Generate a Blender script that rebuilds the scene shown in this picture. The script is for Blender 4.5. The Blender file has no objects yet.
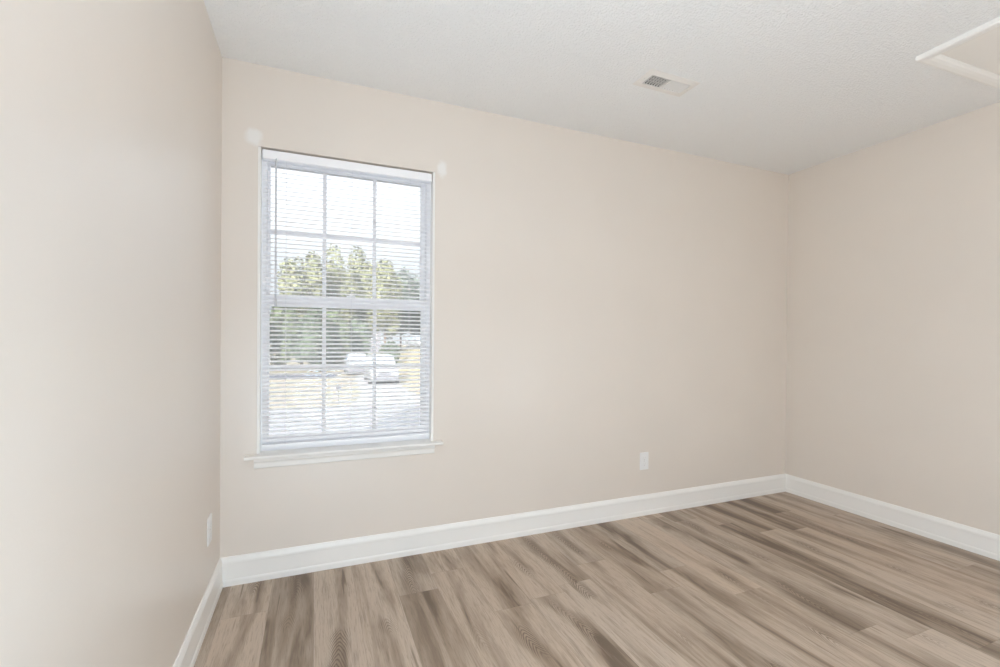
import bpy, bmesh, math, random
from mathutils import Vector, Matrix

S = bpy.context.scene
COL = S.collection
PI = math.pi

# ------------------------------------------------------------------ camera
cam_data = bpy.data.cameras.new('camera')
cam = bpy.data.objects.new('camera', cam_data)
COL.objects.link(cam)
yaw, pitch, roll = 0.3863, -0.0053, 0.0077
fw = Vector((math.sin(yaw) * math.cos(pitch), math.cos(yaw) * math.cos(pitch), math.sin(pitch)))
rt0 = Vector((math.cos(yaw), -math.sin(yaw), 0))
up0 = rt0.cross(fw)
rt = rt0 * math.cos(roll) + up0 * math.sin(roll)
up = up0 * math.cos(roll) - rt0 * math.sin(roll)
M = Matrix((rt, up, -fw)).transposed().to_4x4()
M.translation = Vector((0.3994, -2.4346, 1.1489))
cam.matrix_world = M
cam_data.sensor_fit = 'HORIZONTAL'
cam_data.sensor_width = 36.0
cam_data.lens = 36.0 * 456.758 / 1000
cam_data.shift_y = 8.976 / 1000
cam_data.clip_start = 0.02
cam_data.clip_end = 600
S.camera = cam

# ------------------------------------------------------------------ sky, sun, fill lights, exposure
world = bpy.data.worlds.new('sky')
S.world = world
world.use_nodes = True
wn = world.node_tree
# hazy overcast sky, brighter towards the zenith
SKY_HORIZON, SKY_ZENITH = 0.95, 4.8
_tc = wn.nodes.new('ShaderNodeTexCoord')
_sx = wn.nodes.new('ShaderNodeSeparateXYZ')
_mr = wn.nodes.new('ShaderNodeMapRange')
_mr.inputs[1].default_value = 0.12; _mr.inputs[2].default_value = 1.0
_mr.inputs[3].default_value = SKY_HORIZON; _mr.inputs[4].default_value = SKY_ZENITH
wn.links.new(_tc.outputs['Generated'], _sx.inputs[0])
wn.links.new(_sx.outputs['Z'], _mr.inputs[0])
wn.links.new(_mr.outputs[0], wn.nodes['Background'].inputs['Strength'])
wn.nodes['Background'].inputs['Color'].default_value = (0.90, 0.95, 1.0, 1)

sun_d = bpy.data.lights.new('sun', 'SUN')
sun_d.energy = 18.0
sun_d.angle = math.radians(0.6)
sun_d.color = (1.0, 0.95, 0.87)
sun = bpy.data.objects.new('sun', sun_d)
COL.objects.link(sun)
sdir = Vector((0.470 * math.cos(math.radians(22)), 0.883 * math.cos(math.radians(22)), -math.sin(math.radians(22))))
sun.rotation_euler = sdir.to_track_quat('-Z', 'Y').to_euler()
sun.location = (-8, -12, 12)

# unseen fill lights added to brighten the room, one facing up, two low
up_d = bpy.data.lights.new('up_fill_light', 'AREA')
up_d.shape = 'SQUARE'
up_d.size = 0.4
up_d.energy = 29.5
up_d.color = (0.82, 0.89, 0.99)
upl = bpy.data.objects.new('up_fill_light', up_d)
upl.location = (0.62, -2.75, 1.4)
upl.rotation_euler = (PI, 0, 0)
COL.objects.link(upl)
low_d = bpy.data.lights.new('low_fill_light', 'POINT')
low_d.energy = 77
low_d.color = (0.612, 0.80, 0.98)
low_d.shadow_soft_size = 0.3
low = bpy.data.objects.new('low_fill_light', low_d)
low.location = (0.5, -2.70, 0.55)
COL.objects.link(low)
side_d = bpy.data.lights.new('side_fill_light', 'POINT')
side_d.energy = 17
side_d.color = (0.83, 0.90, 0.98)
side_d.shadow_soft_size = 0.3
side = bpy.data.objects.new('side_fill_light', side_d)
side.location = (2.6, -2.6, 0.7)
COL.objects.link(side)

S.view_settings.view_transform = 'Standard'
S.view_settings.look = 'None'
S.view_settings.gamma = 1.0
S.view_settings.use_curve_mapping = False
S.view_settings.exposure = 0.0
S.cycles.use_denoising = True
S.cycles.max_bounces = 14
S.cycles.diffuse_bounces = 10
S.cycles.transparent_max_bounces = 24
S.cycles.caustics_reflective = False
S.cycles.caustics_refractive = False

# ------------------------------------------------------------------ helpers
def srgb(r, g, b):
    f = lambda c: (c / 255 / 12.92) if c / 255 <= 0.04045 else ((c / 255 + 0.055) / 1.055) ** 2.4
    return (f(r), f(g), f(b), 1)

def mat(name, color, rough=0.5, spec=0.3, metal=0.0):
    m = bpy.data.materials.new(name)
    m.use_nodes = True
    b = m.node_tree.nodes['Principled BSDF']
    b.inputs['Base Color'].default_value = color
    b.inputs['Roughness'].default_value = rough
    b.inputs['Specular IOR Level'].default_value = spec
    b.inputs['Metallic'].default_value = metal
    return m

class NT:
    """small helper around a material's node tree"""
    def __init__(self, m):
        self.t = m.node_tree
        self.bsdf = m.node_tree.nodes['Principled BSDF']
    def n(self, typ, **kw):
        nd = self.t.nodes.new(typ)
        for k, v in kw.items():
            setattr(nd, k, v)
        return nd
    def l(self, a, b):
        self.t.links.new(a, b)
    def val(self, sock, v):
        if isinstance(v, (int, float)):
            sock.default_value = v
        elif isinstance(v, tuple):
            sock.default_value = v
        else:
            self.l(v, sock)
    def math(self, op, a, b=0.0, c=None, clamp=False):
        nd = self.n('ShaderNodeMath', operation=op)
        nd.use_clamp = clamp
        self.val(nd.inputs[0], a); self.val(nd.inputs[1], b)
        if c is not None:
            self.val(nd.inputs[2], c)
        return nd.outputs[0]
    def mix(self, f, a, b, blend='MIX'):
        nd = self.n('ShaderNodeMix', data_type='RGBA', blend_type=blend)
        self.val(nd.inputs['Factor'], f)
        self.val(nd.inputs['A'], a); self.val(nd.inputs['B'], b)
        # RGBA sockets are 6/7
        return nd
    def mixc(self, f, a, b, blend='MIX'):
        nd = self.n('ShaderNodeMix', data_type='RGBA', blend_type=blend)
        self.val(nd.inputs[0], f)
        self.val(nd.inputs[6], a); self.val(nd.inputs[7], b)
        return nd.outputs[2]
    def noise(self, vec, scale, detail=2.0, rough=0.5, dist=0.0):
        nd = self.n('ShaderNodeTexNoise')
        if vec is not None:
            self.l(vec, nd.inputs['Vector'])
        nd.inputs['Scale'].default_value = scale
        nd.inputs['Detail'].default_value = detail
        nd.inputs['Roughness'].default_value = rough
        nd.inputs['Distortion'].default_value = dist
        return nd.outputs['Fac']
    def smooth(self, v, a, b, lo=0.0, hi=1.0):
        nd = self.n('ShaderNodeMapRange', interpolation_type='SMOOTHSTEP')
        self.val(nd.inputs[0], v)
        nd.inputs[1].default_value = a; nd.inputs[2].default_value = b
        nd.inputs[3].default_value = lo; nd.inputs[4].default_value = hi
        return nd.outputs[0]
    def xyz(self, x, y, z):
        nd = self.n('ShaderNodeCombineXYZ')
        self.val(nd.inputs[0], x); self.val(nd.inputs[1], y); self.val(nd.inputs[2], z)
        return nd.outputs[0]
    def pos(self):
        return self.n('ShaderNodeNewGeometry').outputs['Position']
    def bump(self, h, strength, dist):
        nd = self.n('ShaderNodeBump')
        nd.inputs['Strength'].default_value = strength
        nd.inputs['Distance'].default_value = dist
        self.l(h, nd.inputs['Height'])
        self.l(nd.outputs[0], self.bsdf.inputs['Normal'])

def link(name, bm, m, parent=None, smooth=False, smooth_angle=None):
    bmesh.ops.recalc_face_normals(bm, faces=bm.faces[:])
    me = bpy.data.meshes.new(name)
    bm.to_mesh(me); bm.free()
    if m is not None:
        me.materials.append(m)
    if smooth:
        for p in me.polygons:
            p.use_smooth = True
    o = bpy.data.objects.new(name, me)
    COL.objects.link(o)
    if parent is not None:
        o.parent = parent
        # meshes are written in world coordinates; shift them to the root's frame
        off = Vector(parent['_o'])
        me.transform(Matrix.Translation(-off))
        o['_o'] = tuple(off)
    else:
        o['_o'] = (0.0, 0.0, 0.0)
    return o

def structure(o):
    o['kind'] = 'structure'
    return o

def thing(name, loc, label, cat, group=None):
    o = bpy.data.objects.new(name, None)
    o.empty_display_size = 0.05
    o.location = loc
    COL.objects.link(o)
    o['label'] = label; o['category'] = cat
    if group:
        o['group'] = group
    o['_o'] = tuple(loc)
    return o

def box(bm, x0, x1, y0, y1, z0, z1, bev=0.0, seg=2):
    r = bmesh.ops.create_cube(bm, size=1.0)
    vs = r['verts']
    for v in vs:
        v.co = Vector(((x0 + x1) / 2 + v.co.x * (x1 - x0), (y0 + y1) / 2 + v.co.y * (y1 - y0), (z0 + z1) / 2 + v.co.z * (z1 - z0)))
    if bev > 0:
        es = list({e for v in vs for e in v.link_edges})
        bmesh.ops.bevel(bm, geom=es, offset=bev, segments=seg, affect='EDGES', profile=0.5)
    return bm

def newbox(*a, **k):
    return box(bmesh.new(), *a, **k)

def cyl(bm, p0, p1, r0, r1=None, n=12, caps=True):
    p0, p1 = Vector(p0), Vector(p1)
    r1 = r0 if r1 is None else r1
    d = (p1 - p0)
    q = d.to_track_quat('Z', 'Y').to_matrix()
    a, b = [], []
    for i in range(n):
        t = 2 * PI * i / n
        u = q @ Vector((math.cos(t), math.sin(t), 0))
        a.append(bm.verts.new(p0 + u * r0)); b.append(bm.verts.new(p1 + u * r1))
    for i in range(n):
        j = (i + 1) % n
        bm.faces.new((a[i], a[j], b[j], b[i]))
    if caps:
        bm.faces.new(list(reversed(a))); bm.faces.new(b)
    return bm

def slab(uc, vc, hole, w0, w1, f):
    """slab with rectangular openings: uc, vc cut lists, hole = set of open cells, f maps (u, v, w) to a point"""
    bm = bmesh.new()
    V = {}
    def vert(i, j, k):
        if (i, j, k) not in V:
            V[(i, j, k)] = bm.verts.new(f(uc[i], vc[j], (w0, w1)[k]))
        return V[(i, j, k)]
    nu, nv = len(uc) - 1, len(vc) - 1
    solid = {(i, j) for i in range(nu) for j in range(nv)} - set(hole)
    for (i, j) in solid:
        for k in (0, 1):
            bm.faces.new([vert(i, j, k), vert(i + 1, j, k), vert(i + 1, j + 1, k), vert(i, j + 1, k)])
        for (a, b, di, dj) in (((i, j), (i + 1, j), 0, -1), ((i, j + 1), (i + 1, j + 1), 0, 1), ((i, j), (i, j + 1), -1, 0), ((i + 1, j), (i + 1, j + 1), 1, 0)):
            if (i + di, j + dj) not in solid:
                bm.faces.new([vert(*a, 0), vert(*b, 0), vert(*b, 1), vert(*a, 1)])
    return bm

def sweep(prof, path, close=False):
    """prof: list of (offset from wall, z); path: list of functions offset -> (x, y) so that corners are mitred"""
    bm = bmesh.new()
    rows = [[bm.verts.new((*p(o), z)) for (o, z) in prof] for p in path]
    n = len(prof)
    for a, b in zip(rows, rows[1:]):
        for i in range(n):
            j = (i + 1) % n
            bm.faces.new((a[i], b[i], b[j], a[j]))
    bm.faces.new(rows[0]); bm.faces.new(list(reversed(rows[-1])))
    return bm

# ------------------------------------------------------------------ dimensions
W, H = 3.780, 2.44          # room width along the window wall, ceiling height
YB = -4.30                  # wall behind the camera
T = 0.15                    # wall thickness
WX0, WX1, WZ0, WZ1 = 0.149, 1.003, 0.599, 2.057     # window opening
VX0, VX1, VY0, VY1 = 1.900, 2.150, -0.668, -0.574   # duct behind the ceiling vent
GZ = -1.70                  # ground level outside

# ------------------------------------------------------------------ interior materials
def wall_material():
    m = mat('beige_wall_paint', srgb(225, 216, 206), 0.37, 0.95)
    t = NT(m)
    p = t.pos()
    sp = t.n('ShaderNodeSeparateXYZ'); t.l(p, sp.inputs[0])
    base = srgb(225, 216, 206)
    n = t.noise(p, 2.2, 2.0)
    col = t.mixc(t.smooth(n, 0.3, 0.7), srgb(224, 215, 205), srgb(226, 217, 207))
    # two whitish touch-up spots on the window wall where brackets were filled
    for (cx, cz, rx, rz) in ((0.132, 2.096, 0.036, 0.040), (1.042, 2.078, 0.026, 0.046)):
        dx = t.math('DIVIDE', t.math('SUBTRACT', sp.outputs[0], cx), rx)
        dz = t.math('DIVIDE', t.math('SUBTRACT', sp.outputs[2], cz), rz)
        d = t.math('SQRT', t.math('ADD', t.math('MULTIPLY', dx, dx), t.math('MULTIPLY', dz, dz)))
        d = t.math('ADD', d, t.math('MULTIPLY', t.math('SUBTRACT', t.noise(p, 30, 2), 0.5), 0.9))
        k = t.smooth(d, 0.5, 1.35, 0.8, 0.0)
        k = t.math('MULTIPLY', k, t.math('GREATER_THAN', sp.outputs[1], -0.005))
        col = t.mixc(k, col, srgb(236, 234, 231))
    t.l(col, t.bsdf.inputs['Base Color'])
    t.bump(t.noise(p, 160, 2.0), 0.08, 0.002)
    return m

def ceiling_material():
    m = mat('white_textured_ceiling', srgb(240, 240, 239), 0.9, 0.1)
    t = NT(m)
    p = t.pos()
    a = t.noise(p, 95, 3.0, 0.6)
    v = t.n('ShaderNodeTexVoronoi'); v.inputs['Scale'].default_value = 120
    t.l(p, v.inputs['Vector'])
    h = t.math('ADD', t.smooth(a, 0.42, 0.68), t.math('MULTIPLY', v.outputs['Distance'], -0.5))
    t.bump(h, 0.5, 0.005)
    return m

def floor_material():
    m = mat('taupe_vinyl_plank', srgb(160, 142, 124), 0.42, 0.35)
    t = NT(m)
    PW, PL = 0.1775, 1.22
    p = t.pos()
    sp = t.n('ShaderNodeSeparateXYZ'); t.l(p, sp.inputs[0])
    x, y = t.math('SUBTRACT', sp.outputs[0], 0.0475), sp.outputs[1]
    row = t.math('FLOOR', t.math('DIVIDE', x, PW))
    wr = t.n('ShaderNodeTexWhiteNoise', noise_dimensions='1D')
    t.l(t.math('ADD', row, 17.3), wr.inputs['W'])
    yy = t.math('ADD', y, t.math('MULTIPLY', wr.outputs['Value'], PL))
    colm = t.math('FLOOR', t.math('DIVIDE', yy, PL))
    wn2 = t.n('ShaderNodeTexWhiteNoise', noise_dimensions='2D')
    t.l(t.xyz(t.math('ADD', row, 11.4), t.math('ADD', colm, 3.7), 0.0), wn2.inputs['Vector'])
    rc = t.n('ShaderNodeSeparateColor'); t.l(wn2.outputs['Color'], rc.inputs[0])
    r1, r2, r3 = rc.outputs[0], rc.outputs[1], rc.outputs[2]
    fx = t.math('SUBTRACT', x, t.math('MULTIPLY', row, PW))      # 0..PW in the plank
    fy = t.math('SUBTRACT', yy, t.math('MULTIPLY', colm, PL))
    off = t.math('MULTIPLY', r2, 37.0)
    u = t.math('SUBTRACT', t.math('DIVIDE', fx, PW), 0.5)               # -0.5..0.5 across the plank
    wob = t.noise(t.xyz(t.math('MULTIPLY', yy, 1.6), off, 3.0), 1.0, 2.0, 0.5)
    uc = t.math('ADD', u, t.math('MULTIPLY', t.math('SUBTRACT', wob, 0.5), 0.9))
    heart = t.smooth(t.math('ABSOLUTE', uc), 0.05, 0.42, 1.0, 0.0)      # darker heart of the board, pale sapwood edges
    # broad soft bands along the plank
    bvec = t.xyz(t.math('MULTIPLY', t.math('ADD', fx, off), 11.0), t.math('MULTIPLY', t.math('ADD', yy, off), 1.25), off)
    broad = t.noise(bvec, 1.0, 4.0, 0.55, 0.7)
    tone_f = t.math('ADD', broad, t.math('MULTIPLY', t.math('SUBTRACT', heart, 0.45), 0.12))
    tone_f = t.math('ADD', tone_f, t.math('MULTIPLY', t.math('SUBTRACT', r1, 0.5), 0.17))
    # cathedral arches stacked along the heart
    wob2 = t.noise(t.xyz(t.math('MULTIPLY', fx, 30.0), t.math('MULTIPLY', yy, 7.0), off), 1.0, 2.0, 0.5)
    ph = t.math('ADD', yy, t.math('MULTIPLY', t.math('POWER', t.math('ABSOLUTE', uc), 1.4), 0.95))
    ph = t.math('ADD', ph, t.math('MULTIPLY', wob2, 0.055))
    rings = t.smooth(t.math('SINE', t.math('MULTIPLY', ph, 255.0)), -0.3, 0.9)
    patch = t.noise(t.xyz(t.math('MULTIPLY', row, 7.7), t.math('MULTIPLY', yy, 2.6), 9.0), 1.0, 1.0, 0.5)
    ringmask = t.math('MULTIPLY', t.smooth(t.math('ABSOLUTE', uc), 0.10, 0.26, 1.0, 0.0), t.smooth(patch, 0.50, 0.62))
    # fine grain
    gvec = t.xyz(t.math('MULTIPLY', t.math('ADD', fx, off), 260.0), t.math('MULTIPLY', yy, 14.0), off)
    grain = t.noise(gvec, 1.0, 3.0, 0.65, 0.3)
    g2vec = t.xyz(t.math('MULTIPLY', t.math('ADD', fx, off), 60.0), t.math('MULTIPLY', yy, 3.6), off)
    grain2 = t.noise(g2vec, 1.0, 3.0, 0.6, 0.5)
    # short dark checks
    g3vec = t.xyz(t.math('MULTIPLY', t.math('ADD', fx, off), 42.0), t.math('MULTIPLY', yy, 2.2), t.math('ADD', off, 8.0))
    check = t.smooth(t.noise(g3vec, 1.0, 1.0, 0.5, 0.2), 0.70, 0.78)
    # knots
    kv = t.n('ShaderNodeTexVoronoi'); kv.inputs['Scale'].default_value = 1.0
    t.l(t.xyz(t.math('MULTIPLY', t.math('ADD', x, off), 3.1), t.math('MULTIPLY', yy, 1.5), off), kv.inputs['Vector'])
    knot = t.smooth(t.math('ADD', kv.outputs['Distance'], t.math('MULTIPLY', t.math('SUBTRACT', grain2, 0.5), 0.12)), 0.01, 0.10, 1.0, 0.0)
    light, mid, dark = FLOOR_C
    c = t.mixc(t.smooth(tone_f, 0.39, 0.60), light, mid)
    c = t.mixc(t.math('MULTIPLY', t.smooth(tone_f, 0.55, 0.74), 0.88), c, dark)
    tone = t.math('SUBTRACT', 1.04, t.math('MULTIPLY', r1, 0.17))
    c = t.mixc(1.0, c, t.xyz(tone, tone, tone), 'MULTIPLY')
    warm = t.mixc(r3, (1.02, 1.0, 0.98, 1), (0.985, 1.0, 1.015, 1))
    c = t.mixc(1.0, c, warm, 'MULTIPLY')
    c = t.mixc(t.math('MULTIPLY', t.math('MULTIPLY', rings, ringmask), 0.80), c, dark)
    c = t.mixc(t.math('MULTIPLY', t.smooth(grain, 0.46, 0.74), 0.42), c, dark)
    c = t.mixc(t.math('MULTIPLY', t.smooth(grain2, 0.5, 0.76), 0.32), c, dark)
    c = t.mixc(t.math('MULTIPLY', t.smooth(grain2, 0.48, 0.25), 0.25), c, light)
    c = t.mixc(t.math('MULTIPLY', check, 0.75), c, dark)
    c = t.mixc(t.math('MULTIPLY', knot, 0.8), c, dark)
    # joints between planks
    ex = t.math('MINIMUM', fx, t.math('SUBTRACT', PW, fx))
    ey = t.math('MINIMUM', fy, t.math('SUBTRACT', PL, fy))
    e = t.math('MINIMUM', ex, ey)
    joint = t.smooth(e, 0.0003, 0.0016, 0.28, 0.0)
    c = t.mixc(joint, c, srgb(84, 70, 58))
    t.l(c, t.bsdf.inputs['Base Color'])
    h = t.math('ADD', t.math('MULTIPLY', grain, 0.4), t.smooth(e, 0.0, 0.002))
    t.bump(h, 0.12, 0.001)
    return m

FLOOR_C = (srgb(194, 177, 160), srgb(166, 148, 130), srgb(108, 91, 76))
MW = wall_material()
MC = ceiling_material()
MF = floor_material()
MT = mat('white_trim_paint', srgb(240, 238, 234), 0.32, 0.4)
MV = mat('white_vinyl', srgb(246, 246, 248), 0.35, 0.4)
MB = mat('white_blind_slat', srgb(247, 247, 249), 0.38, 0.35)
MP = mat('white_plastic', srgb(238, 237, 236), 0.3, 0.4)
MVENT = mat('vent_enamel', srgb(233, 229, 224), 0.45, 0.3)
MHP = mat('hatch_panel_paint', srgb(236, 232, 226), 0.6, 0.2)
MD = mat('dark_recess', srgb(62, 52, 46), 0.8, 0.1)
MSLOT = mat('slot_shadow_grey', srgb(196, 193, 190), 0.6, 0.2)
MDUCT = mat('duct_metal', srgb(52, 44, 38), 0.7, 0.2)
MCORD = mat('blind_cord', srgb(232, 232, 236), 0.7, 0.1)
MWAND = mat('clear_plastic_wand', srgb(200, 202, 208), 0.2, 0.5)
MSCREW = mat('painted_screw', srgb(214, 212, 208), 0.4, 0.5)
MEXT = mat('house_siding', srgb(196, 190, 180), 0.7, 0.2)

def glass_material(name, tint, veil):
    m = bpy.data.materials.new(name)
    m.use_nodes = True
    nt = m.node_tree
    nt.nodes.remove(nt.nodes['Principled BSDF'])
    out = nt.nodes['Material Output']
    tr = nt.nodes.new('ShaderNodeBsdfTransparent'); tr.inputs[0].default_value = tint
    gl = nt.nodes.new('ShaderNodeBsdfGlossy'); gl.inputs['Roughness'].default_value = 0.02
    fr = nt.nodes.new('ShaderNodeFresnel'); fr.inputs['IOR'].default_value = 1.25
    mx = nt.nodes.new('ShaderNodeMixShader')
    nt.links.new(fr.outputs[0], mx.inputs[0])
    nt.links.new(tr.outputs[0], mx.inputs[1]); nt.links.new(gl.outputs[0], mx.inputs[2])
    # translucent share paints flare and haze as a pale veil over the view
    tl = nt.nodes.new('ShaderNodeBsdfTranslucent'); tl.inputs[0].default_value = (0.97, 0.97, 0.97, 1)
    m2 = nt.nodes.new('ShaderNodeMixShader'); m2.inputs[0].default_value = veil
    nt.links.new(mx.outputs[0], m2.inputs[1]); nt.links.new(tl.outputs[0], m2.inputs[2])
    nt.links.new(m2.outputs[0], out.inputs[0])
    return m
MGLASS = glass_material('window_glass', (0.97, 0.98, 0.985, 1), 0.11)

# ------------------------------------------------------------------ room shell
structure(link('floor', newbox(-T, W + T, YB - T, T, -0.12, 0.0), MF))
structure(link('ceiling', slab([-T, VX0, VX1, W + T], [YB - T, VY0, VY1, T], {(1, 1)}, H, H + 0.14, lambda u, v, w: (u, v, w)), MC))
structure(link('wall_back', slab([-T, WX0, WX1, W + T], [0.0, WZ0 - 0.02, WZ1, H], {(1, 1)}, 0.0, T, lambda u, v, w: (u, w, v)), MW))
structure(link('wall_left', newbox(-T, 0, YB, 0, 0, H), MW))
structure(link('wall_right', newbox(W, W + T, YB, 0, 0, H), MW))
structure(link('wall_front', newbox(-T, W + T, YB - T, YB, 0, H), MW))

# baseboards, mitred in the corners
BP = [(0, 0), (0.0155, 0), (0.0158, 0.022), (0.0145, 0.028), (0.0128, 0.031), (0.0125, 0.098), (0.0132, 0.104), (0.0128, 0.112), (0.0105, 0.119), (0.0075, 0.126), (0.0055, 0.131), (0.0035, 0.133), (0, 0.133)]
bl = lambda o: (o, -o); br = lambda o: (W - o, -o)
fl = lambda o: (o, YB + o); frr = lambda o: (W - o, YB + o)
structure(link('baseboard_back', sweep(BP, [bl, br]), MT))
structure(link('baseboard_left', sweep(BP, [fl, bl]), MT))
structure(link('baseboard_right', sweep(BP, [br, frr]), MT))
structure(link('baseboard_front', sweep(BP, [frr, fl]), MT))

# ------------------------------------------------------------------ window
win = bpy.data.objects.new('window_1', None)
win.location = (0.576, 0.05, WZ0); COL.objects.link(win)
win['kind'] = 'structure'; win['_o'] = tuple(win.location)
# jamb boards lining the opening at both sides
bm = bmesh.new()
box(bm, WX0, WX0 + 0.012, 0.001, T - 0.002, WZ0, WZ1 - 0.001, 0.0015)
link('jamb', bm, MT, win)
bm = bmesh.new()
box(bm, WX1 - 0.012, WX1, 0.001, T - 0.002, WZ0, WZ1 - 0.001, 0.0015)
link('jamb', bm, MT, win)
# vinyl frame
FX0, FX1, FZ0, FZ1 = WX0 + 0.012, WX1 - 0.012, WZ0, WZ1
bm = slab([FX0, FX0 + 0.022, FX1 - 0.022, FX1], [FZ0, FZ0 + 0.03, FZ1 - 0.024, FZ1], {(1, 1)}, 0.052, 0.135, lambda u, v, w: (u, w, v))
bmesh.ops.bevel(bm, geom=[e for e in bm.edges if abs(e.calc_face_angle(0)) > 0.5], offset=0.002, segments=2, affect='EDGES')
link('window_frame', bm, MV, win)

def sash(name, z0, z1, y0, y1, stile, bot, top, zm):
    x0, x1 = FX0 + 0.004, FX1 - 0.004
    gx0, gx1 = 0.195, 0.946
    bm = slab([x0, gx0, gx1, x1], [z0, z0 + bot, z1 - top, z1], {(1, 1)}, y0, y1, lambda u, v, w: (u, w, v))
    bmesh.ops.bevel(bm, geom=[e for e in bm.edges if abs(e.calc_face_angle(0)) > 0.5], offset=0.003, segments=2, affect='EDGES')
    s = link(name, bm, MV, win)
    ym = (y0 + y1) / 2
    link('pane', newbox(gx0 - 0.004, gx1 + 0.004, ym - 0.002, ym + 0.002, z0 + bot - 0.004, z1 - top + 0.004), MGLASS, s)
    # grille bars on the room side of the pane
    bm = bmesh.new()
    ga, gb = ym - 0.0095, ym - 0.0025
    for xm in (0.446, 0.697):
        box(bm, xm - 0.0095, xm + 0.0095, ga, gb, z0 + bot, z1 - top, 0.003)
    for xa, xb in ((gx0, 0.4365), (0.4555, 0.6875), (0.7065, gx1)):
        box(bm, xa, xb, ga, gb, zm - 0.0095, zm + 0.0095, 0.003)
    link('grille', bm, MV, s)
    return s
sash('upper_sash', 1.318, 2.041, 0.094, 0.120, 0.03, 0.045, 0.036, 1.678)
ls = sash('lower_sash', 0.628, 1.366, 0.064, 0.091, 0.03, 0.042, 0.060, 1.008)
# sash lock on the meeting rail
bm = bmesh.new()
box(bm, 0.555, 0.597, 0.068, 0.090, 1.366, 1.374, 0.002)
cyl(bm, (0.576, 0.079, 1.374), (0.576, 0.079, 1.384), 0.008, 0.007, 14)
box(bm, 0.572, 0.604, 0.074, 0.083, 1.380, 1.387, 0.002)
link('sash_lock', bm, MV, ls)
# stool and apron
bm = bmesh.new()
prof = [(-0.052, 0.5855), (-0.055, 0.589), (-0.055, 0.596), (-0.052, 0.5992), (0.0, 0.5992), (0.0, 0.5855)]
x0, x1 = 0.103, 1.044
a = [bm.verts.new((x0, y, z)) for y, z in prof]; b = [bm.verts.new((x1, y, z)) for y, z in prof]
for i in range(6):
    j = (i + 1) % 6
    bm.faces.new((a[i], b[i], b[j], a[j]))
bm.faces.new(a); bm.faces.new(list(reversed(b)))
box(bm, WX0 + 0.001, WX1 - 0.001, 0.0, 0.06, 0.5855, 0.5992)
link('sill', bm, MT, win)
bm = bmesh.new()
prof = [(0, 0.533), (-0.009, 0.533), (-0.012, 0.537), (-0.012, 0.556), (-0.014, 0.562), (-0.018, 0.566), (-0.018, 0.578), (-0.020, 0.5855), (0, 0.5855)]
a = [bm.verts.new((0.139, y, z)) for y, z in prof]; b = [bm.verts.new((1.006, y, z)) for y, z in prof]
n = len(prof)
for i in range(n):
    j = (i + 1) % n
    bm.faces.new((a[i], b[i], b[j], a[j]))
bm.faces.new(a); bm.faces.new(list(reversed(b)))
link('apron', bm, MT, win)

# ------------------------------------------------------------------ blind hung inside the opening
BX0, BX1, BY = 0.167, 0.986, 0.028
bt = thing('window_blind', (0.576, BY, 0.60), 'white mini blind lowered over the double hung window with its slats open', 'blind')
bm = newbox(BX0, BX1, 0.010, 0.046, 2.008, 2.0495, 0.002)
hr = link('headrail', bm, MB, bt)
# thin slats with a slight crown, room side edge a little low
bm = bmesh.new()
NS, Z0, Z1 = 64, 0.655, 1.992
tilt = -0.31
for i in range(NS):
    z = Z0 + (Z1 - Z0) * i / (NS - 1)
    rows = []
    for k in range(5):
        u = (k / 4 - 0.5)
        yy = u * 0.0250
        zz = 0.0032 * (1 - 4 * u * u)
        y = BY + yy * math.cos(tilt) + zz * math.sin(tilt)
        rows.append((y, z + yy * math.sin(-tilt) + zz))
    up_ = [(bm.verts.new((BX0 + 0.003, y, z_)), bm.verts.new((BX1 - 0.003, y, z_))) for y, z_ in rows]
    dn_ = [(bm.verts.new((BX0 + 0.003, y, z_ - 0.0004)), bm.verts.new((BX1 - 0.003, y, z_ - 0.0004))) for y, z_ in rows]
    for k in range(4):
        bm.faces.new((up_[k][0], up_[k][1], up_[k + 1][1], up_[k + 1][0]))
        bm.faces.new((dn_[k][0], dn_[k + 1][0], dn_[k + 1][1], dn_[k][1]))
    for k in (0, 4):
        bm.faces.new((up_[k][0], dn_[k][0], dn_[k][1], up_[k][1]))
link('slats', bm, MB, bt)
link('bottom_rail', newbox(BX0 + 0.001, BX1 - 0.001, BY - 0.013, BY + 0.013, 0.622, 0.637, 0.003), MB, bt)
for xl in (0.270, 0.576, 0.872):
    bm = bmesh.new()
    for y in (BY - 0.0142, BY + 0.0142):
        cyl(bm, (xl, y, 0.630), (xl, y, 2.010), 0.0006, n=6)
    link('ladder_cord', bm, MCORD, bt)
bm = bmesh.new()
cyl(bm, (0.226, 0.004, 1.997), (0.227, 0.000, 1.310), 0.0042, 0.0042, 6)
cyl(bm, (0.227, 0.000, 1.322), (0.227, 0.000, 1.300), 0.0055, 0.0050, 10)
cyl(bm, (0.226, 0.004, 1.992), (0.226, 0.014, 2.016), 0.0030, 0.0030, 8)
link('tilt_wand', bm, MWAND, bt)

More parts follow.
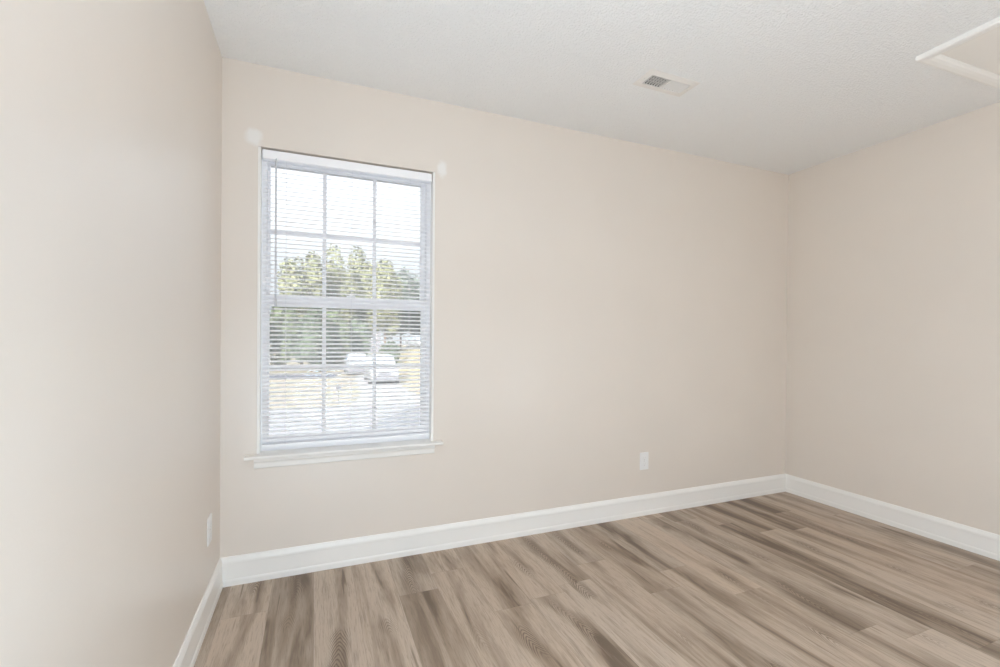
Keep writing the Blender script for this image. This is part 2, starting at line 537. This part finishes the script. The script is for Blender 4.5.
# ------------------------------------------------------------------ outlets
def outlet(loc, label, rot):
    t = thing('wall_outlet', (0, 0, 0), label, 'outlet', None)
    bm = newbox(-0.035, 0.035, -0.0055, 0.0, -0.057, 0.057, 0.0025, 3)
    link('cover_plate', bm, MP, t)
    for s in (-1, 1):
        bm = bmesh.new()
        cz = s * 0.0195
        cyl(bm, (0, -0.005, cz), (0, -0.0068, cz), 0.0165, 0.0160, 24)
        for v in bm.verts:
            v.co.z = cz + max(-0.0135, min(0.0135, v.co.z - cz))
        r = link('receptacle', bm, MP, t)
        bm = bmesh.new()
        box(bm, -0.0070, -0.0060, -0.0072, -0.0064, cz - 0.001, cz + 0.007)
        box(bm, 0.0060, 0.0070, -0.0072, -0.0064, cz - 0.002, cz + 0.008)
        cyl(bm, (0, -0.0064, cz - 0.008), (0, -0.0072, cz - 0.008), 0.0024, n=12)
        link('slots', bm, MSLOT, r)
    link('screw', cyl(bmesh.new(), (0, -0.005, 0), (0, -0.0066, 0), 0.0032, n=14), MSCREW, t)
    t.location = loc
    t.rotation_euler = (0, 0, rot)
    return t
outlet((2.4235, 0.0, 0.357), 'white outlet on the wide window wall, above its long baseboard', 0.0)
outlet((0.0, -0.240, 0.357), 'white outlet on the narrow left wall near the corner', PI / 2)

# ------------------------------------------------------------------ ceiling vent
vt = thing('ceiling_vent', (2.024, -0.621, H), 'beige metal air vent set in the white textured ceiling', 'vent')
bm = slab([1.873, 1.906, 2.143, 2.176], [-0.692, -0.661, -0.581, -0.550], {(1, 1)}, H - 0.007, H - 0.0002, lambda u, v, w: (u, v, w))
for v in bm.verts:      # face slopes in from a thin outer rim
    if v.co.z < H - 0.005 and (v.co.x in (1.873, 2.176) or True):
        if abs(v.co.x - 2.0245) > 0.14 or abs(v.co.y + 0.621) > 0.06:
            v.co.z = H - 0.0025
link('vent_frame', bm, MVENT, vt)
link('divider', newbox(2.0195, 2.0265, -0.662, -0.580, H - 0.0085, H + 0.010, 0.0008), MVENT, vt)
for (xa, xb, sgn) in ((1.908, 2.0185, 1), (2.0275, 2.141, -1)):
    bm = bmesh.new()
    k = 7
    for i in range(k):
        xc = xa + (xb - xa) * (i + 0.5) / k
        d = 0.0022 if sgn > 0 else 0.0048
        # each blade leans: towards the camera side on one half, away on the other
        p = []
        bt_ = 0.0029 if sgn > 0 else 0.0016
        for (ox, oz) in ((-sgn * d, -0.0055), (-sgn * d + bt_, -0.0055), (sgn * d + bt_, 0.0070), (sgn * d, 0.0070)):
            p.append((xc + ox, H + oz))
        A = [bm.verts.new((px, -0.661, pz)) for px, pz in p]
        B = [bm.verts.new((px, -0.581, pz)) for px, pz in p]
        for q in range(4):
            r = (q + 1) % 4
            bm.faces.new((A[q], B[q], B[r], A[r]))
        bm.faces.new(A); bm.faces.new(list(reversed(B)))
    for yb in (-0.641, -0.621, -0.601):
        box(bm, xa - 0.001, xb + 0.001, yb - 0.0008, yb + 0.0008, H + 0.003, H + 0.008)
    link('louvers', bm, MVENT, vt)
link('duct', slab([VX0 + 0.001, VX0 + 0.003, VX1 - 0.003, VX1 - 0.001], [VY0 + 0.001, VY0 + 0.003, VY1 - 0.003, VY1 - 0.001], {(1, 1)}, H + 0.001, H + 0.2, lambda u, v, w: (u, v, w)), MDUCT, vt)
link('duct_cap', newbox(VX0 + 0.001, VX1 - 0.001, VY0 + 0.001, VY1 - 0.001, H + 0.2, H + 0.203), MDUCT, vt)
for xs in (1.889, 2.160):
    link('screw', cyl(bmesh.new(), (xs, -0.621, H - 0.003), (xs, -0.621, H - 0.0065), 0.0032, 0.0026, 10), MSCREW, vt)

# ------------------------------------------------------------------ attic hatch
ht = thing('attic_hatch', (2.906, -1.222, H), 'white trimmed attic access panel in the ceiling near the right wall', 'attic hatch')
HX0, HX1, HY0, HY1 = 2.906, 3.547, -2.58, -1.222
prof = [(0.0, 0.0), (0.0, 0.017), (0.004, 0.021), (0.012, 0.022), (0.030, 0.020), (0.044, 0.0165), (0.050, 0.0125), (0.056, 0.0105), (0.060, 0.006), (0.060, 0.0)]
bm = bmesh.new()
cor = [lambda o: (HX0 + o, HY1 - o), lambda o: (HX1 - o, HY1 - o), lambda o: (HX1 - o, HY0 + o), lambda o: (HX0 + o, HY0 + o)]
rows = [[bm.verts.new((*c(o), H - d)) for o, d in prof] for c in cor]
n = len(prof)
for k in range(4):
    A, B = rows[k], rows[(k + 1) % 4]
    for i in range(n):
        j = (i + 1) % n
        bm.faces.new((A[i], B[i], B[j], A[j]))
link('trim_frame', bm, MT, ht)
link('panel', newbox(HX0 + 0.0605, HX1 - 0.0605, HY0 + 0.0605, HY1 - 0.0605, H - 0.0085, H - 0.0002, 0.001), MHP, ht)
ht.rotation_euler = (0, 0, -0.040)

# ================================================================== outside
random.seed(7)
def noisy(name, c1, c2, scale, rough=0.9, stretch=None, c3=None):
    m = mat(name, c1, rough, 0.1)
    t = NT(m)
    p = t.pos()
    n = t.noise(p, scale, 4.0, 0.6)
    c = t.mixc(t.smooth(n, 0.35, 0.65), c1, c2)
    if c3:
        c = t.mixc(t.smooth(t.noise(p, scale * 0.15, 2.0), 0.45, 0.62), c, c3)
    t.l(c, t.bsdf.inputs['Base Color'])
    return m
MLAWN = noisy('dry_grass', srgb(128, 120, 108), srgb(116, 109, 96), 3.0, c3=srgb(124, 119, 102))
MLAWN2 = noisy('yellow_grass', srgb(130, 124, 100), srgb(122, 116, 92), 3.0, c3=srgb(132, 120, 102))
MCONC = noisy('pale_concrete', srgb(140, 139, 138), srgb(134, 133, 132), 1.5)
MSTREET = noisy('street_concrete', srgb(121, 121, 125), srgb(116, 116, 120), 1.5)
MASPH = noisy('grey_asphalt', srgb(76, 76, 85), srgb(68, 68, 77), 2.0)
def leafm(name, c1, c2):
    m = mat(name, c1, 0.7, 0.15)
    t = NT(m)
    p = t.pos()
    c = t.mixc(t.smooth(t.noise(p, 1.1, 3.0), 0.35, 0.65), c1, c2)
    t.l(c, t.bsdf.inputs['Base Color'])
    return m
ML_Y = leafm('pale_yellow_green_leaves', srgb(121, 122, 94), srgb(104, 108, 81))
ML_G = leafm('mid_green_leaves', srgb(94, 103, 77), srgb(79, 90, 67))
ML_D = leafm('dark_green_leaves', srgb(77, 88, 70), srgb(67, 79, 63))
ML_T = leafm('blue_green_leaves', srgb(88, 97, 88), srgb(76, 86, 77))
MBARK = noisy('bark', srgb(120, 104, 90), srgb(92, 80, 70), 8.0)

structure(link('ground', newbox(-140, 160, 0.4, 260, GZ - 0.3, GZ), MLAWN))

def poly(name, pts, z0, z1, m):
    bm = bmesh.new()
    a = [bm.verts.new((x, y, z0)) for x, y in pts]; b = [bm.verts.new((x, y, z1)) for x, y in pts]
    bm.faces.new(a); bm.faces.new(b)
    for i in range(len(pts)):
        j = (i + 1) % len(pts)
        bm.faces.new((a[i], a[j], b[j], b[i]))
    return structure(link(name, bm, m))
poly('street', [(-60, 3), (60, 3), (60, 17.6), (-60, 17.3)], GZ - 0.1, GZ + 0.02, MSTREET)
poly('driveway', [(1.2, 17.45), (5.4, 17.5), (5.35, 19.2), (5.2, 24.4), (6.1, 31.5), (8.1, 47), (6.0, 48), (3.2, 33), (2.8, 23.1), (2.35, 20.1), (1.92, 18.2), (1.6, 17.7)], GZ - 0.1, GZ + 0.03, MCONC)
poly('side_street', [(-60, 33.2), (1.9, 32.8), (2.2, 38.2), (-60, 38.6)], GZ - 0.1, GZ + 0.015, MASPH)
# grassy bank to the right of the driveway
bm = bmesh.new()
edge = [(5.45, 19.4), (5.3, 24.4), (6.2, 31.5), (7.3, 40), (8.2, 47), (9.5, 60), (11, 75)]
rows = []
for i in range(len(edge) - 1):
    for s in range(4):
        k = s / 4
        ex = edge[i][0] * (1 - k) + edge[i + 1][0] * k; ey = edge[i][1] * (1 - k) + edge[i + 1][1] * k
        top = 1.75 * min(1.0, max(0.12, (ey - 19) / 15))
        r = []
        for q in range(9):
            dx = (0, .3, .7, 1.2, 1.8, 2.5, 3.4, 10, 40)[q]
            f = min(1.0, dx / 3.4); f = f * f * (3 - 2 * f)
            r.append(bm.verts.new((ex + dx, ey, GZ + 0.005 + top * f)))
        rows.append(r)
for a, b in zip(rows, rows[1:]):
    for q in range(8):
        bm.faces.new((a[q], a[q + 1], b[q + 1], b[q]))
bank = structure(link('grass_bank', bm, MLAWN2, smooth=True))

# unseen rest of this house, added to cast shade on the near right street
bm = bmesh.new()
box(bm, -4.7, -0.16, -6.5, 0.12, GZ, 2.6)
box(bm, -4.7, 9.0, -6.5, 0.12, 2.6, 5.9)
A = [bm.verts.new((-4.7, y, z)) for y, z in ((-6.5, 5.9), (0.12, 5.9), (-3.2, 7.8))]
B = [bm.verts.new((9.0, y, z)) for y, z in ((-6.5, 5.9), (0.12, 5.9), (-3.2, 7.8))]
for i in range(3):
    j = (i + 1) % 3
    bm.faces.new((A[i], A[j], B[j], B[i]))
bm.faces.new(A); bm.faces.new(B)
structure(link('unseen_house_mass', bm, MEXT))

# ---- trees
def crown_mesh(center, rx, ry, rz, n, leaf, seed, lobes=26):
    rnd = random.Random(seed)
    bm = bmesh.new()
    blobs = []
    for i in range(lobes):
        while True:
            v = Vector((rnd.uniform(-1, 1), rnd.uniform(-1, 1), rnd.uniform(-1, 1)))
            if 0.15 < v.length < 1.0:
                break
        blobs.append((Vector((v.x * rx * .68, v.y * ry * .68, v.z * rz * .72)), rnd.uniform(0.28, 0.44)))
    for i in range(n):
        c, r = rnd.choice(blobs)
        while True:
            d = Vector((rnd.gauss(0, 1), rnd.gauss(0, 1), rnd.gauss(0, 1)))
            if d.length > 0.1:
                break
        d.normalize()
        rr = r * rnd.uniform(0.7, 1.05)
        p = Vector(center) + c + Vector((d.x * rx * rr, d.y * ry * rr, d.z * rz * rr))
        s = leaf * rnd.uniform(0.6, 1.3)
        nrm = (d + Vector((rnd.uniform(-.7, .7), rnd.uniform(-.7, .7), rnd.uniform(-.7, .7)))).normalized()
        q = nrm.to_track_quat('Z', 'Y').to_matrix()
        a = rnd.uniform(0, 6.28)
        u = q @ Vector((math.cos(a), math.sin(a), 0)); w = q @ Vector((-math.sin(a), math.cos(a), 0))
        bm.faces.new([bm.verts.new(p + u * s), bm.verts.new(p + w * s * .6), bm.verts.new(p - u * s), bm.verts.new(p - w * s * .6)])
    me = bm
    return me

def link_raw(name, bm, m, parent):
    me = bpy.data.meshes.new(name)
    bm.to_mesh(me); bm.free()
    me.materials.append(m)
    o = bpy.data.objects.new(name, me); COL.objects.link(o)
    o.parent = parent
    me.transform(Matrix.Translation(-Vector(parent['_o'])))
    return o

def tree(name, x, y, top, rx, zlow, n, leaf, m, label, cat, seed, group=None, trunk=0.16, zg=GZ, lobes=26):
    t = thing(name, (x, y, zg), label, cat, group)
    cz, rz = (top + zlow) / 2, (top - zlow) / 2
    link_raw('foliage', crown_mesh((x, y, cz), rx, rx * .8, rz, int(n * 1.7), leaf * 1.15, seed, lobes), m, t)
    bm = bmesh.new()
    rnd = random.Random(seed + 99)
    cyl(bm, (x, y, zg - 0.05), (x + .05, y, cz), trunk, trunk * .55, 10)
    for k in range(5):
        a = k * 1.3 + rnd.random()
        cyl(bm, (x + .03, y, zg + (cz - zg) * (.55 + .08 * k)), (x + math.cos(a) * rx * .5, y + math.sin(a) * rx * .4, cz + rz * rnd.uniform(-.1, .4)), trunk * .4, trunk * .12, 7)
    link('trunk', bm, MBARK, t)
    return t

G1 = 'trees across the street'
tree('leafy_tree', -0.75, 47.5, 11.0, 2.7, -0.6, 7000, .17, ML_Y, 'pale yellow green tree seen through the left column of upper window panes', 'tree', 1, G1)
tree('leafy_tree', 2.6, 52.5, 11.9, 3.1, -0.6, 7000, .17, ML_Y, 'pale green tree seen just left of the middle of the window', 'tree', 2, G1)
tree('leafy_tree', 5.3, 59.5, 13.4, 3.6, 0.0, 8000, .18, ML_Y, 'tallest pale green tree, in the middle column of the window panes', 'tree', 3, G1)
tree('leafy_tree', 8.4, 54.5, 10.9, 2.7, 1.0, 7000, .18, ML_Y, 'yellow green tree whose crown slopes down right of the second grille bar', 'tree', 4, G1)
tree('leafy_tree', 12.2, 65.5, 12.2, 3.3, -0.8, 7000, .20, ML_T, 'blue green tree in the right column of panes, above the parked car on the bank', 'tree', 5, G1)
tree('leafy_tree', 17.2, 70.0, 10.2, 3.2, -0.8, 7000, .20, ML_T, 'blue green tree at the far right edge of the window view', 'tree', 6, G1)
G2 = 'dark shrubs in a row behind the far lawn'
SH = [(-4.7, 40.2, 4.4, 1.7), (-2.2, 42.4, 5.0, 1.75), (0.2, 40.0, 4.3, 1.6), (2.1, 42.8, 4.6, 1.6), (4.3, 45.8, 3.4, 1.5)]
SL = ['dark green shrub at the left edge of the window view', 'tall dark shrub second from the left behind the far lawn', 'dark green shrub in the middle of the row behind the far lawn', 'dark green shrub fourth from the left behind the far lawn', 'dark shrub behind the two white cars on the driveway']
for i, (x, y, top, rx) in enumerate(SH):
    tree('shrub', x, y, top, rx, GZ + 0.1, 5200, .15, ML_G if i % 2 else ML_D, SL[i], 'shrub', 20 + i, G2, 0.08)
tree('shrub', 7.6, 45.0, 0.95, 1.15, GZ + 0.1, 2200, .12, ML_D, 'low dark hedge bush at the foot of the yellow grass bank', 'shrub', 31, None, 0.06)

# ---- pale gabled house far behind
hb = thing('house', (9.6, 95, GZ), 'pale grey gabled house far behind, in the gap between the trees', 'house')
bm = bmesh.new()
pf = [(7.6, GZ), (13.2, GZ), (13.2, 3.6), (10.4, 6.4), (7.6, 3.6)]
A = [bm.verts.new((x, 95, z)) for x, z in pf]; B = [bm.verts.new((x, 104, z)) for x, z in pf]
for i in range(5):
    j = (i + 1) % 5
    bm.faces.new((A[i], A[j], B[j], B[i]))
bm.faces.new(A); bm.faces.new(list(reversed(B)))
MHOUSE = mat('pale_siding', srgb(104, 104, 110), 0.7, 0.1)
link('walls', bm, MHOUSE, hb)
MROOF = noisy('grey_shingles', srgb(150, 150, 156), srgb(136, 136, 144), 2.0)
bm = bmesh.new()
for s in (-1, 1):
    q = [(10.4, 6.55), (10.4 + s * 3.1, 3.45), (10.4 + s * 3.1, 3.25), (10.4, 6.35)]
    A = [bm.verts.new((x, 94.6, z)) for x, z in q]; B = [bm.verts.new((x, 104.4, z)) for x, z in q]
    for i in range(4):
        j = (i + 1) % 4
        bm.faces.new((A[i], A[j], B[j], B[i]))
    bm.faces.new(A); bm.faces.new(list(reversed(B)))
link('roof', bm, MROOF, hb)
MGL = mat('dark_window_glass', srgb(90, 100, 116), 0.1, 0.6)
for (xw, zw) in ((8.9, 1.6), (11.9, 1.6), (10.4, 3.9)):
    f = link('window', newbox(xw - .5, xw + .5, 94.92, 95.0, zw - .7, zw + .7, .02), mat('white_window_trim', srgb(235, 235, 235)), hb)
    link('pane', newbox(xw - .42, xw + .42, 94.90, 94.93, zw - .62, zw + .62), MGL, f)

# ---- mailbox on a post
mb = thing('mailbox', (1.40, 18.75, GZ), 'dark mailbox on a thin post at the edge of the dry lawn', 'mailbox')
MBLK = mat('dark_metal', srgb(70, 70, 78), 0.5, 0.4)
link('post', newbox(1.378, 1.422, 18.73, 18.77, GZ - .1, GZ + 0.62, .004), MBLK, mb)
bm = bmesh.new()
pr = [(-.10, 0.0), (.10, 0.0), (.10, .12)] + [(.10 * math.cos(a), .12 + .10 * math.sin(a)) for a in [PI * k / 8 for k in range(1, 8)]] + [(-.10, .12)]
A = [bm.verts.new((1.40 + x, 18.52, GZ + .62 + z)) for x, z in pr]; B = [bm.verts.new((1.40 + x, 18.98, GZ + .62 + z)) for x, z in pr]
for i in range(len(pr)):
    j = (i + 1) % len(pr)
    bm.faces.new((A[i], A[j], B[j], B[i]))
bm.faces.new(A); bm.faces.new(list(reversed(B)))
link('box', bm, MBLK, mb)
link('flag', newbox(1.502, 1.512, 18.62, 18.66, GZ + .70, GZ + .92), mat('red_flag', srgb(150, 50, 45)), mb)

# ---- cars
MCAR = mat('white_car_paint', srgb(122, 125, 129), 0.25, 0.5)
MTYRE = mat('tyre_rubber', srgb(48, 48, 52), 0.8, 0.2)
MRIM = mat('silver_rim', srgb(176, 178, 184), 0.3, 0.5, 0.6)
MCGL = mat('car_glass', srgb(128, 146, 168), 0.08, 0.7)
MBUMP = mat('dark_plastic', srgb(92, 92, 100), 0.6, 0.3)
MLAMP = mat('lamp_lens', srgb(224, 228, 234), 0.1, 0.6)
MTAIL = mat('red_tail_lens', srgb(150, 40, 40), 0.2, 0.6)

def car(name, label, cat, group, L, Wd, Hh, hood, loc, rot):
    """front towards -y, wheels on z = 0"""
    t = thing(name, (0, 0, 0), label, cat, group)
    hw = Wd / 2
    f, r = -L / 2, L / 2
    # lower body: lofted stations along y (y, half width, z bottom, z top)
    st = [(f, hw * .78, .30, .68), (f + .08, hw * .90, .24, .80), (f + .35, hw * .97, .22, hood - .06), (f + .95, hw, .22, hood), (f + 1.25, hw, .22, hood + .05),
          (0.2, hw, .22, hood + .06), (r - .9, hw, .22, hood + .06), (r - .3, hw * .98, .24, hood + .05), (r - .06, hw * .92, .28, hood), (r, hw * .82, .34, hood - .12)]
    bm = bmesh.new(); rings = []
    for (y, w, zb, zt) in st:
        h = zt - zb
        pts = [(-w * .90, zb), (-w, zb + h * .18), (-w, zb + h * .62), (-w * .95, zt - h * .08), (-w * .84, zt), (w * .84, zt), (w * .95, zt - h * .08), (w, zb + h * .62), (w, zb + h * .18), (w * .90, zb)]
        rings.append([bm.verts.new((x, y, z)) for x, z in pts])
    for a, b in zip(rings, rings[1:]):
        for i in range(10):
            j = (i + 1) % 10
            bm.faces.new((a[i], a[j], b[j], b[i]))
    bm.faces.new(rings[0]); bm.faces.new(list(reversed(rings[-1])))
    # cabin pillars and roof
    zb = hood + .04
    cab = [(f + 1.05, f + 1.75), (r - .12, r - .55)]      # (base y, roof y) front and rear
    base = [(-hw * .90, cab[0][0]), (hw * .90, cab[0][0]), (hw * .90, cab[1][0]), (-hw * .90, cab[1][0])]
    mid = [(-hw * .76, cab[0][1] - .08), (hw * .76, cab[0][1] - .08), (hw * .76, cab[1][1] + .06), (-hw * .76, cab[1][1] + .06)]
    top = [(-hw * .66, cab[0][1] + .12), (hw * .66, cab[0][1] + .12), (hw * .66, cab[1][1] - .08), (-hw * .66, cab[1][1] - .08)]
    R = [[bm.verts.new((x, y, z)) for x, y in q] for q, z in ((base, zb), (mid, Hh - .08), (top, Hh))]
    for a, b in zip(R, R[1:]):
        for i in range(4):
            j = (i + 1) % 4
            bm.faces.new((a[i], a[j], b[j], b[i]))
    bm.faces.new(R[2]); bm.faces.new(list(reversed(R[0])))
    link('body', bm, MCAR, t)
    # glass set just proud of the cabin faces
    def pane(nm, i, j, u0, u1, v0, v1):
        a0, a1, b0, b1 = [Vector((*base[i], zb)), Vector((*base[j], zb)), Vector((*mid[i], Hh - .08)), Vector((*mid[j], Hh - .08))]
        P = lambda u, v: a0.lerp(a1, u).lerp(b0.lerp(b1, u), v)
        nrm = (a1 - a0).cross(b0 - a0).normalized()
        q = [P(u0, v0), P(u1, v0), P(u1 - (.02 if nm != 'side_window' else 0), v1), P(u0 + (.02 if nm != 'side_window' else 0), v1)]
        bm = bmesh.new()
        A = [bm.verts.new(p + nrm * .012) for p in q]; B = [bm.verts.new(p - nrm * .006) for p in q]
        bm.faces.new(A); bm.faces.new(list(reversed(B)))
        for k in range(4):
            l = (k + 1) % 4
            bm.faces.new((A[k], A[l], B[l], B[k]))
        link(nm, bm, MCGL, t)
    pane('windshield', 0, 1, .06, .94, .08, .94)
    pane('rear_window', 2, 3, .08, .92, .25, .92)
    for (i, j) in ((1, 2), (3, 0)):
        for (u0, u1) in ((.10, .36), (.40, .66), (.70, .90)):
            pane('side_window', i, j, u0, u1, .12, .90)
    for (y, sx) in ((f + .86, -1), (f + .86, 1), (r - .82, -1), (r - .82, 1)):
        bm = bmesh.new()
        cyl(bm, (sx * (hw - .20), y, .33), (sx * (hw + .012), y, .33), .33, .32, 24)
        w = link('wheel', bm, MTYRE, t)
        link('rim', cyl(bmesh.new(), (sx * (hw + .0), y, .33), (sx * (hw + .020), y, .33), .21, .19, 18), MRIM, w)
    for s in (-1, 1):
        link('headlight', newbox(s * hw * .70 - .17, s * hw * .70 + .17, f - .005, f + .22, .60, .74, .03), MLAMP, t)
        link('tail_light', newbox(s * hw * .78 - .10, s * hw * .78 + .10, r - .14, r + .008, hood - .34, hood - .06, .02), MTAIL, t)
        link('side_mirror', newbox(s * (hw + .09) - .09, s * (hw + .09) + .09, f + 1.34, f + 1.46, hood + .08, hood + .22, .03), MCAR, t)
    link('grille', newbox(-hw * .46, hw * .46, f - .012, f + .05, .52, .70, .02), MBUMP, t)
    link('bumper', newbox(-hw * .80, hw * .80, f - .035, f + .10, .25, .44, .03), MBUMP, t)
    t.location = loc; t.rotation_euler = (0, 0, rot)
    return t
GC = 'white vehicles across the street'
car('car', 'white car parked on the pale driveway, nearest of the white vehicles', 'car', GC, 4.7, 1.88, 1.80, 1.04, (4.55, 28.9, GZ + .02), -0.02)
car('car', 'white car farther up the driveway, partly hidden behind the nearest car', 'car', GC, 4.6, 1.80, 1.62, 0.96, (3.65, 37.0, GZ + .02), 0.0)
car('car', 'white car parked on top of the yellow grass bank', 'car', GC, 4.6, 1.82, 1.66, 0.98, (12.6, 55.0, 0.05), 0.2)

for o in bpy.data.objects:
    if '_o' in o:
        del o['_o']
